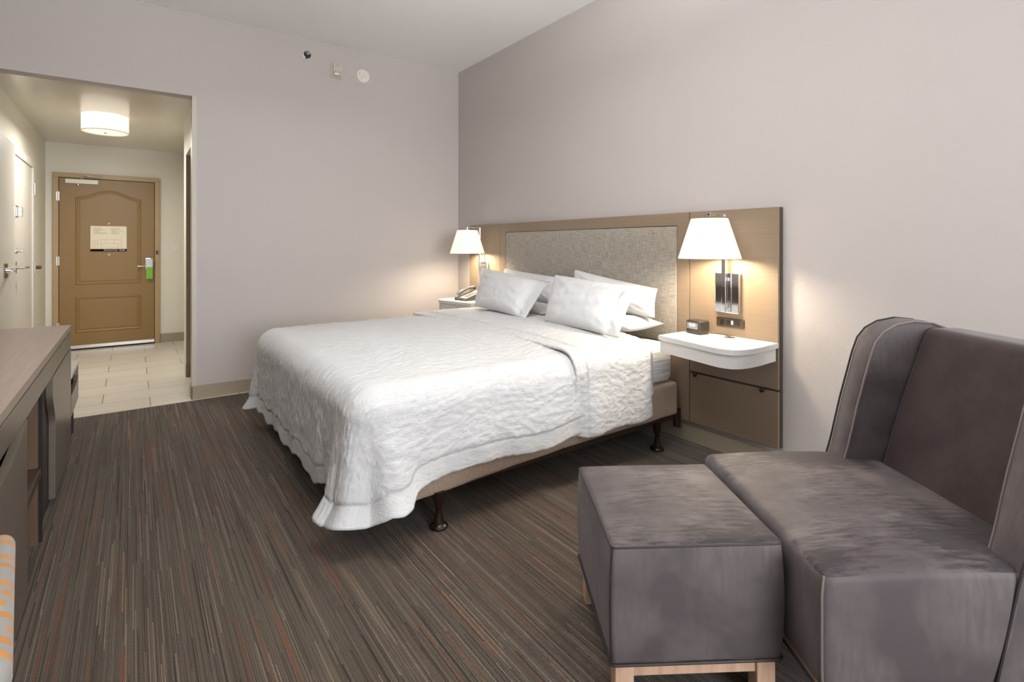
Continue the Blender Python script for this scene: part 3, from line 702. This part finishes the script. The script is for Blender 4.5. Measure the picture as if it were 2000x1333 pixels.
# ------------------------------------------------------------------ draped linens
def pucker(u, v, sd=0.):
    a = noise.noise(Vector((u*13+sd, v*46+.8*math.sin(u*9), .3)))
    b = noise.noise(Vector((u*24, v*80+sd, 4.7)))
    return max(0., 1-abs(a)*4.2)*.7+max(0., 1-abs(b)*4.)*.3
def seam(dist, w=.075):
    # stitched border: the cloth is thinner beyond the seam, with a small groove on it
    t = max(0., min(1., (dist-w+.004)/.010)); return .0045*t*t*(3-2*t)-.0065*math.exp(-((dist-w)/.0045)**2)
def fbm(x, y, z, s): return noise.noise(Vector((x*s, y*s, z*s)))
def drape(xa, xb, ya, yb, zt, rad, side, foot, seg, name, m, thick, side_far=None, waves=1., foot_on=True, dome=.0, corner_extra=.04, flare=.10, zlift=0, nq=26, hemfn=None, pk=0.):
    """cloth lying on a mattress (xa foot .. xb head, ya near .. yb far) and hanging over the sides.
    returns bmesh with uv in unfolded metres"""
    bm = bmesh.new(); uvl = bm.loops.layers.uv.new('UVMap')
    ix0, ix1, iy0, iy1 = xa+rad, xb, ya+rad, yb-rad
    nx, ny, nc = seg
    UV = {}
    def topz(x, y):
        u = (x-ix0)/(ix1-ix0); v = (y-iy0)/(iy1-iy0)
        e = dome*(1-(2*v-1)**4)*min(1, u*5)
        return zt+e+.004*fbm(x, y, 0, 3.3)+.0025*fbm(x, y, 2, 9)+(pk*pucker(x, y) if pk else 0)+(0 if foot_on else seam(x-ix0))
    xs = [ix0+(ix1-ix0)*i/nx for i in range(nx+1)]; ys = [iy0+(iy1-iy0)*j/ny for j in range(ny+1)]
    G = [[bm.verts.new((x, y, topz(x, y))) for y in ys] for x in xs]
    for i, x in enumerate(xs):
        for j, y in enumerate(ys): UV[G[i][j]] = (x, y)
    for i in range(nx):
        for j in range(ny): bm.faces.new((G[i][j], G[i+1][j], G[i+1][j+1], G[i][j+1]))
    # perimeter path: near side head->foot, corner, foot near->far, corner, far side foot->head
    per = []
    for i in range(nx, -1, -1): per.append((G[i][0], (0, -1), xs[i], iy0, 'n'))
    if foot_on:
        for k in range(1, nc): a = -PI/2-(PI/2)*k/nc; per.append((G[0][0], (math.cos(a), math.sin(a)), ix0, iy0, 'c'))
        for j in range(0, ny+1): per.append((G[0][j], (-1, 0), ix0, ys[j], 'f'))
        for k in range(1, nc): a = -PI-(PI/2)*k/nc; per.append((G[0][ny], (math.cos(a), math.sin(a)), ix0, iy1, 'd'))
        for i in range(0, nx+1): per.append((G[i][ny], (0, 1), xs[i], iy1, 's'))
    s_acc = 0; prevc = None; cols = []
    arc = rad*PI/2
    for idx, (v0, d, px, py, kind) in enumerate(per):
        d = Vector((d[0], d[1], 0))
        # arclength along skirt for waves
        cpos = Vector((px, py, 0))+d*rad*1.6
        if prevc is not None: s_acc += (cpos-prevc).length
        prevc = cpos
        if kind == 'n': L = side
        elif kind == 'f': L = foot
        elif kind == 's': L = side_far or side
        elif kind == 'c':
            a = abs(d.x); L = side*(1-a)+foot*a+corner_extra*math.sin(PI*a)
        else:
            a = abs(d.x); L = (side_far or side)*(1-a)+foot*a+corner_extra*math.sin(PI*a)
        if hemfn:
            if kind in 'cd': L += (1-a)*hemfn('n' if kind == 'c' else 's', px, py, s_acc)+a*hemfn('f', px, py, s_acc)
            else: L += hemfn(kind, px, py, s_acc)
        col = [v0]
        for q in range(1, nq+1):
            t = q/nq; ln = t*(arc+L)
            if ln < arc:
                th = ln/rad; o = rad*math.sin(th); dz = rad*(1-math.cos(th))
            else:
                e = ln-arc; depth = e/max(.01, L)
                cor = 1.0 if kind in 'cd' else 0.
                # distance to corner for foot/near side
                if kind == 'f': cd = min(py-iy0, iy1-py)
                elif kind in 'ns': cd = px-ix0
                else: cd = 0
                cw = math.exp(-(cd/.16)**2)
                wv = (math.sin(s_acc*17+1.1)*.5+math.sin(s_acc*29+.5)*.35+.9*fbm(s_acc, 0, 5, 5))
                amp = (.008+.046*cw)*waves
                o = rad+flare*depth**1.4*(.35+.65*cw)+amp*wv*depth
                if kind == 'f' and foot_on:
                    for c0, wd, dp in ((.13, .028, .062), (.27, .040, .030)): o -= dp*math.exp(-((py-iy0-c0)/wd)**2)*depth**1.3
                    o += .030*math.exp(-((py-iy0-.05)/.05)**2)*depth**2
                hem_d = L-e
                if foot_on and hem_d < .085: o += .030*cw*(1-hem_d/.085)**1.3
                dz = rad+e*(1-.018*depth)
            p = Vector((px, py, v0.co.z))+d*o; p.z -= dz
            p.z = max(p.z, .012)
            n3 = .0035*fbm(p.x, p.y, p.z, 11)+.002*fbm(p.x, p.y, p.z, 26)
            p += d*n3
            he = arc+L-ln
            if pk and t < 1: p += d*(pk*pucker(px+d.x*ln, py+d.y*ln)*(1 if he > .085 or not foot_on else .3)+(seam(he, .085) if foot_on else seam(px-ix0)))
            nv = bm.verts.new(p); col.append(nv)
            UV[nv] = (px+d.x*ln, py+d.y*ln) if kind not in 'cd' else (px+d.x*ln, py+d.y*ln)
        cols.append(col)
    for i in range(len(cols)-1):
        for q in range(nq):
            a, b, c, e = cols[i][q], cols[i+1][q], cols[i+1][q+1], cols[i][q+1]
            vs = []
            for w in (a, b, c, e):
                if w not in vs: vs.append(w)
            if len(vs) > 2:
                try: bm.faces.new(vs)
                except ValueError: pass
    for f in bm.faces:
        for l in f.loops: l[uvl].uv = UV[l.vert]
    bmesh.ops.recalc_face_normals(bm, faces=bm.faces[:])
    return bm, cols
def finish_cloth(o, th=.012, off=0):
    md = o.modifiers.new('thickness', 'SOLIDIFY'); md.thickness = th; md.offset = off
    for p in o.data.polygons: p.use_smooth = True

ZT = .646
def hem_n(kind, px, py, s):
    if kind == 'n': return .010*math.sin(px*9)+.012*fbm(px, 0, 3, 4)+.010*math.sin(px*37)*max(0, 1.1-px)+max(0, (1.05-px))*.12+.040*max(0., min(1., (.93-px)/.025))
    if kind in 'fc': return .012*math.sin(s*14)+.008*math.sin(s*31)
    return .01*math.sin(s*12)
DUV = ((.695, 2.40, 1.985, 3.99, ZT, .12, .292, .400, (230, 300, 44), 'duvet', M_duvet, .012), dict(dome=.030, hemfn=hem_n, flare=.032, nq=64, pk=.0056))
bm, cols = drape(*DUV[0], **DUV[1])
duv = new('duvet', bm, M_duvet, None, True, autosmooth=False); finish_cloth(duv, .014)
tag(duv, 'white puckered duvet draped over the king bed with ruffled hems', 'duvet')
# folded-back top band
FOLD = ((1.835-.12, 2.405, 1.969, 4.006, ZT+.027, .12, .330, .3, (90, 300, 12), 'fold', M_duvet, .012), dict(nq=64, pk=.0056, dome=.030, foot_on=False, flare=.028, hemfn=lambda k, x, y, s: .006*math.sin(x*20)))
bm, cols = drape(*FOLD[0], **FOLD[1])
# crown: lower the head edge onto the duvet
fold = new('folded_back_band', bm, M_duvet, duv, True, autosmooth=False); finish_cloth(fold, .014)
# flat sheet under the duvet at the head end
bm, cols = drape(2.28-.05, 2.475, 2.003, 3.97, .634, .06, .24, .2, (10, 60, 8), 'sheet', M_cotton, .01, dome=.016, foot_on=False, flare=.01, waves=.4)
sh = new('flat_sheet', bm, M_cotton, None, True, autosmooth=False); finish_cloth(sh, .005)
tag(sh, 'smooth white flat sheet showing past the duvet edge by the pillows', 'sheet')

# ------------------------------------------------------------------ pillows: built on four corners
def pillow(c, T, label, seed, cuff=None, name='pillow', dent=.032):
    TL, TR, BR, BL = [Vector(p) for p in c]
    nrm = (TR-TL).cross(BL-TL).normalized()
    if nrm.x > 0: nrm = -nrm
    cen = (TL+TR+BR+BL)/4
    bm = bmesh.new(); nu, nv = 44, 30
    def pt(u, v, side):
        # u,v in -1..1, v up; edges bow inward so the corners stay pointed
        uu = u*(1-dent*(1-v*v)); vv = v*(1-dent*1.5*(1-u*u))
        a, b = (uu+1)/2, (vv+1)/2
        p = (BL*(1-a)+BR*a)*(1-b)+(TL*(1-a)+TR*a)*b
        uc = u
        if cuff == 'R': uc = min(1, (u+1)/1.72*2-1)
        if cuff == 'L': uc = max(-1, 1-(1-u)/1.72*2)
        s = max(0, 1-abs(uc)**2.6)**.55*max(0, 1-abs(v)**2.4)**.6
        flat = .010*(max(0, 1-abs(u)**8))*(max(0, 1-abs(v)**8))
        h = T*s*.5+flat
        wr = .012*fbm(u*1.2, v*2.0, seed, 1.7)*s+.006*fbm(u*3, v*1.2, seed+3, 3.0)
        # radiating tension wrinkles from corners
        r = math.hypot(1-abs(u), 1-abs(v)); an = math.atan2(1-abs(v), 1-abs(u))
        wr += .0045*math.sin(an*13+seed)*math.exp(-((r-.45)/.3)**2)*min(1, r*3)
        if side > 0: h += wr*(min(1, (1-abs(u))*6))*(min(1, (1-abs(v))*6))
        return p+nrm*side*h
    F = [[bm.verts.new(pt(-1+2*i/nu, -1+2*j/nv, 1)) for j in range(nv+1)] for i in range(nu+1)]
    K = [[bm.verts.new(pt(-1+2*i/nu, -1+2*j/nv, -1)) for j in range(nv+1)] for i in range(nu+1)]
    for G, r in ((F, 0), (K, 1)):
        for i in range(nu):
            for j in range(nv): bm.faces.new((G[i][j], G[i+1][j], G[i+1][j+1], G[i][j+1]))
    bmesh.ops.remove_doubles(bm, verts=bm.verts[:], dist=1e-5)
    for v in bm.verts: v.co -= cen
    o = new(name, bm, M_cotton, None, True, loc=cen, autosmooth=False)
    tag(o, label, 'pillow', 'white bed pillows')
    return o
pillow([(2.73, 3.80, .735), (2.73, 3.02, .730), (2.42, 2.97, .722), (2.42, 3.76, .725)], .09, 'white pillow lying flat under the far pillow pile, its end shaded grey', 2)
pillow([(2.73, 2.84, .735), (2.73, 2.11, .728), (2.42, 2.13, .720), (2.42, 2.84, .725)], .09, 'white pillow lying flat at the bottom of the pillow pile by the alarm clock', 5)
pillow([(2.72, 3.86, 1.020), (2.71, 3.07, .975), (2.61, 3.04, .775), (2.62, 3.82, .785)], .12, 'white pillow propped on the headboard at the rear of the far pillow pile', 8)
pillow([(2.71, 2.93, 1.045), (2.70, 2.14, .950), (2.61, 2.09, .775), (2.61, 2.87, .785)], .12, 'white pillow propped on the headboard behind the others nearer the alarm clock', 11)
pillow([(2.443, 3.787, 1.038), (2.443, 2.896, 0.959), (2.216, 2.897, 0.71), (2.236, 3.596, 0.734)], .15, 'white pillow leaning in front of the far pillow pile, open cuff over the gap', 14, 'R')
pillow([(2.443, 2.842, 1.018), (2.443, 2.088, 0.979), (2.216, 2.031, 0.7), (2.226, 2.702, 0.715)], .155, 'white pillow leaning in front of the pillow pile nearer the alarm clock', 17, 'R')

# ------------------------------------------------------------------ slipper chair with wings
CO = (1.318, .566)
ch = empty('slipper_chair', (CO[0], CO[1], 0), math.radians(-35), 'grey velvet armless wingback slipper chair with oak base by the wall', 'armchair')
CWd = .728
def seatf(p):
    q = p.copy(); u, v = p.x/.30, p.y/.364
    if p.z > 0: q.z += .022*(1-min(1, u*u))*(1-min(1, v*v)*.6)
    q.z += .0015*fbm(p.x, p.y, p.z, 14)
    if abs(p.y) > .34: q.y += math.copysign(.008*(1-(p.z/.15)**2), p.y)
    if p.x < -.28: q.x -= .007*(1-(p.z/.15)**2)
    return q
bm = cushion(.62, CWd, .285, .026, (22, 26, 12), seatf); new('seat', bm, M_velvet, ch, True, loc=(.31, CWd/2, .303))
# wing outline (u, z)
wf = [(.405, .160), (.432, .28), (.462, .41), (.487, .50), (.522, .65), (.568, .82), (.588, .876), (.618, .912), (.665, .938), (.73, .950), (.80, .943), (.90, .905)]
wb = [(.965, .86), (.90, .60), (.83, .35), (.79, .160)]
outline = wf+wb
def wing(ya, yb, inner):
    """ya outer, yb inner; rounded edge rings"""
    bm = bmesh.new(); s = 1 if yb > ya else -1; t = abs(yb-ya)
    area_ = sum(outline[i][0]*outline[(i+1) % len(outline)][1]-outline[(i+1) % len(outline)][0]*outline[i][1] for i in range(len(outline)))
    sg = 1 if area_ > 0 else -1
    rings = []
    for d, y in ((.045, -.001), (.010, 0), (.003, .003), (0, .010), (-.003, t*.5), (0, t-.010), (.004, t-.003), (.011, t), (.06, t-.001)):
        rings.append([bm.verts.new((p[0], ya+s*y, p[1])) for p in inset(outline, d*sg)])
    n = len(outline)
    for i in range(len(rings)-1):
        for k in range(n): bm.faces.new((rings[i][k], rings[i][(k+1) % n], rings[i+1][(k+1) % n], rings[i+1][k]))
    bm.faces.new(rings[0]); bm.faces.new(rings[-1])
    return bm
for ya, yb in ((CWd+.008, CWd-.082), (-.008, .082)):
    wo = new('wing', wing(ya, yb, None), M_velvet, ch, True)
    s = 1 if yb > ya else -1
    pi = inset(wf, 0)
    bm = bmesh.new(); tube(bm, [(p[0]-.001, ya, p[1]) for p in wf], .0035, 6); new('outer_piping', bm, M_piping, wo, True)
    bm = bmesh.new(); tube(bm, [(p[0]+.004, yb+s*.001, p[1]-.002) for p in wf[2:]], .0035, 6); new('inner_piping', bm, M_pipinglt, wo, True)
def backf(p):
    q = p.copy(); h = (p.z+.30)/.60
    q.x = p.x+(.19*h+.02)+(.012*math.sin(PI*h))*(1 if p.x < 0 else 0)*-1
    if p.x < 0: q.x -= .012*(1-(p.y/.3)**2)
    return q
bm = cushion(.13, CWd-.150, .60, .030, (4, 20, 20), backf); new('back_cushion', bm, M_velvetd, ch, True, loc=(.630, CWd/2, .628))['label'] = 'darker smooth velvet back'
new('back_panel', (lambda bm: (prism(bm, [(.70, .165), (.785, .165), (.955, .86), (.90, .91), (.82, .90)], .02, CWd-.02, 'y'), bm)[1])(bmesh.new()), M_velvet, ch)
# piping along seat front/side bottoms
bm = bmesh.new(); tube(bm, [(.42, -.004, .163), (.02, -.004, .163), (-.003, .02, .163), (-.003, CWd-.02, .163)], .004, 6); new('seat_piping', bm, M_piping, ch, True)
bm = bmesh.new(); tube(bm, [(.001, .002, .165), (-.004, -.003, .22), (-.006, -.006, .30), (-.004, -.003, .40), (.006, .006, .437)], .0028, 6); new('corner_piping', bm, M_pipinglt, ch, True)
bm = bmesh.new(); box(bm, .03, .78, .03, .055, .115, .158, bev=.002); box(bm, .03, .78, CWd-.055, CWd-.03, .115, .158, bev=.002); box(bm, .03, .055, .03, CWd-.03, .115, .158, bev=.002); box(bm, .755, .78, .03, CWd-.03, .115, .158, bev=.002)
new('base_rail', bm, M_oak, ch)
for x in (.025, .735):
    for y in (.025, CWd-.075):
        bm = bmesh.new(); box(bm, x, x+.05, y, y+.05, 0, .156, bev=.003)
        for v in bm.verts:
            if v.co.z < .05: v.co.x += (x+.025-v.co.x)*.25; v.co.y += (y+.025-v.co.y)*.25
        new('leg', bm, M_oak, ch)

# ------------------------------------------------------------------ ottoman
OO = (.999, .938)
ott = empty('ottoman', (OO[0], OO[1], 0), math.radians(-33.4), 'boxy grey velvet ottoman on oak legs in front of the slipper chair', 'ottoman')
def ottf(p):
    q = p.copy(); u, v = p.x/.23, p.y/.245
    if p.z > 0: q.z += .012*(1-min(1, u*u))*(1-min(1, v*v))
    q.z += .001*fbm(p.x, p.y, p.z, 16)
    zz = (1-(p.z/.157)**2)
    if abs(p.x) > .21: q.x += math.copysign(.007*zz, p.x)
    if abs(p.y) > .22: q.y += math.copysign(.007*zz, p.y)
    return q
OW, OD = .452, .490
bm = cushion(OW, OD, .313, .014, (16, 18, 12), ottf); new('upholstered_body', bm, M_velvet, ott, True, loc=(OW/2, OD/2, .2925))
def rr(x0, x1, y0, y1, r, z):
    pts = []
    for cx_, cy_, a0 in ((x1-r, y1-r, 0), (x0+r, y1-r, PI/2), (x0+r, y0+r, PI), (x1-r, y0+r, 1.5*PI)):
        for k in range(5): a = a0+k*PI/8; pts.append((cx_+r*math.cos(a), cy_+r*math.sin(a), z))
    return pts+[pts[0]]
bm = bmesh.new(); tube(bm, rr(0, OW, 0, OD, .012, .4405), .0026, 6, False); new('top_seam', bm, M_piping, ott, True)
bm = bmesh.new(); tube(bm, rr(-.002, OW+.002, -.002, OD+.002, .014, .139), .0042, 6, False); new('bottom_piping', bm, M_piping, ott, True)
bm = bmesh.new(); tube(bm, [(0, 0.001, .145), (-.004, -.004, .22), (-.005, -.005, .29), (-.004, -.004, .37), (.002, .002, .438)], .0022, 6); new('corner_seam', bm, M_piping, ott, True)
for x in (.012, OW-.062):
    for y in (.012, OD-.062):
        bm = bmesh.new(); box(bm, x, x+.05, y, y+.05, 0, .137, bev=.003); new('leg', bm, M_oak, ott)
bm = bmesh.new()
for y in (.020, OD-.042): box(bm, .06, OW-.06, y, y+.022, .092, .137, bev=.002)
for x in (.020, OW-.042): box(bm, x, x+.022, .06, OD-.06, .092, .137, bev=.002)
new('base_rail', bm, M_oak, ott)

# ------------------------------------------------------------------ dresser along the left wall
DX, DY1, DY0, DZ = -.290, 3.95, .55, .765
dr = empty('dresser', (-.55, 2.6, 0), 0, 'long taupe laminate dresser with walnut niche along the left wall', 'dresser')
ex, ey = -.55, 2.6
def DB(*a, **k):
    return B(a[0]-ex, a[1]-ex, a[2]-ey, a[3]-ey, a[4], a[5], **k)
new('top', DB(XL+.002, DX, DY0, DY1, DZ-.033, DZ, bev=.0015), M_dtop, dr)
new('top_gap', DB(XL+.01, DX-.006, DY0+.006, DY1-.006, DZ-.038, DZ-.033), M_gap, dr)
new('apron', DB(XL+.01, DX, DY0, DY1-.002, .640, DZ-.038, bev=.001), M_dface, dr)
new('back', DB(XL+.002, XL+.014, DY0, DY1, .03, .64), M_dwood, dr)
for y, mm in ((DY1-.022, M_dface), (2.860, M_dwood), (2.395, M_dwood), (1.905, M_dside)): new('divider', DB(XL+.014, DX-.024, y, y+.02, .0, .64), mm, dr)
new('plinth', DB(XL+.04, DX-.06, 2.88, DY1-.03, 0, .05), M_dside, dr)
new('plinth', DB(XL+.04, DX-.06, 1.925, 2.395, 0, .05), M_dside, dr)
new('niche_shelf', DB(XL+.014, DX-.012, 2.416, 2.859, .285, .315), M_shelfw, dr)
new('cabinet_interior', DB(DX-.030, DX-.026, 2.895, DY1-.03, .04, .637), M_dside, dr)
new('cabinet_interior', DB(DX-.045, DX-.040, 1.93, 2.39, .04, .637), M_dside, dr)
# S-cut door of the far cabinet: (y, z) outline
def s_door(y_top, y_bot, y_far, z0, z1, mid, name='cabinet_door', n=10, w=.16):
    pts = [(y_far, z0), (y_far, z1)]
    pts.append((y_top, z1))
    for k in range(n+1):
        u = k/n; z = mid+w/2-w*u; s = .5-.5*math.cos(PI*u)
        pts.append((y_top+(y_bot-y_top)*s, z))
    pts.append((y_bot, z0))
    bm = bmesh.new(); prism(bm, [(a-ey, b) for a, b in pts], DX-.024-ex, DX-ex, 'x')
    return new(name, bm, M_dface, dr)
s_door(3.105, 3.20, DY1-.002, .052, .632, .48)
# near cabinet: door whose far edge is straight and an S-cut drawer above it
pts = [(1.915, .02), (2.413, .02), (2.408, .30), (2.400, .633), (2.352, .633), (2.33, .615), (2.29, .600), (2.22, .585), (2.12, .572), (2.0, .565), (1.915, .563)]
bm = bmesh.new(); prism(bm, [(a-ey, b) for a, b in pts], DX-.024-ex, DX-ex, 'x'); new('cabinet_door', bm, M_dface, dr)
new('door_gap', DB(DX-.030, DX-.012, 2.8805, 2.895, .0, .638), M_gap, dr)

# low luggage bench beyond the dresser
lb = empty('luggage_bench', (-.55, 4.2, 0), 0, 'low taupe bench unit with slot pull between the dresser and hall floor', 'bench')
def LB(*a, **k): return B(a[0]+.55, a[1]+.55, a[2]-4.2, a[3]-4.2, a[4], a[5], **k)
new('top', LB(XL+.002, DX+.002, 3.975, 4.46, .445, .470, bev=.0015), mat('bench_top_pale', srgb(200, 196, 188), .35), lb)
pts = [(3.975, .225), (4.46, .225), (4.46, .442), (4.43, .442), (4.425, .38), (4.40, .352), (4.36, .345), (3.975, .345)]
bm = bmesh.new(); prism(bm, [(a-4.2, b) for a, b in pts], DX-.022+.55, DX+.55, 'x'); new('drawer_front', bm, M_dface, lb)
bm = bmesh.new()
for a in ((XL+.002, DX-.024, 4.44, 4.46, 0, .445), (XL+.002, DX-.024, 3.975, 3.99, 0, .445), (XL+.002, XL+.02, 3.99, 4.44, 0, .445), (XL+.02, DX-.01, 3.99, 4.44, .205, .223), (XL+.02, DX-.03, 3.99, 4.44, .03, .045)):
    box(bm, a[0]+.55, a[1]+.55, a[2]-4.2, a[3]-4.2, a[4], a[5])
new('carcass', bm, M_dside, lb)
new('slot_interior', LB(DX-.05, DX-.045, 3.99, 4.44, .225, .442), M_gap, lb)

# patterned bench seat in the near left corner
bn = empty('patterned_stool', (-.382, 1.57, 0), math.radians(6.5), 'pale grey stool with orange dash pattern in front of the dresser', 'stool')
def benf(p):
    q = p.copy()
    if p.z > 0: q.z += .012*(1-(p.x/.25)**2)*(1-(p.y/.35)**2)
    q.x += (.012 if p.x > 0 else -.012)*p.y*(-1)
    return q
bm = cushion(.34, .62, .07, .03, (10, 14, 4), benf); new('seat', bm, M_bench, bn, True, loc=(0, 0, .435))
for x in (-.13, .09):
    for y in (-.27, .23): new('leg', B(x, x+.04, y, y+.04, 0, .405, bev=.003), M_oak, bn)
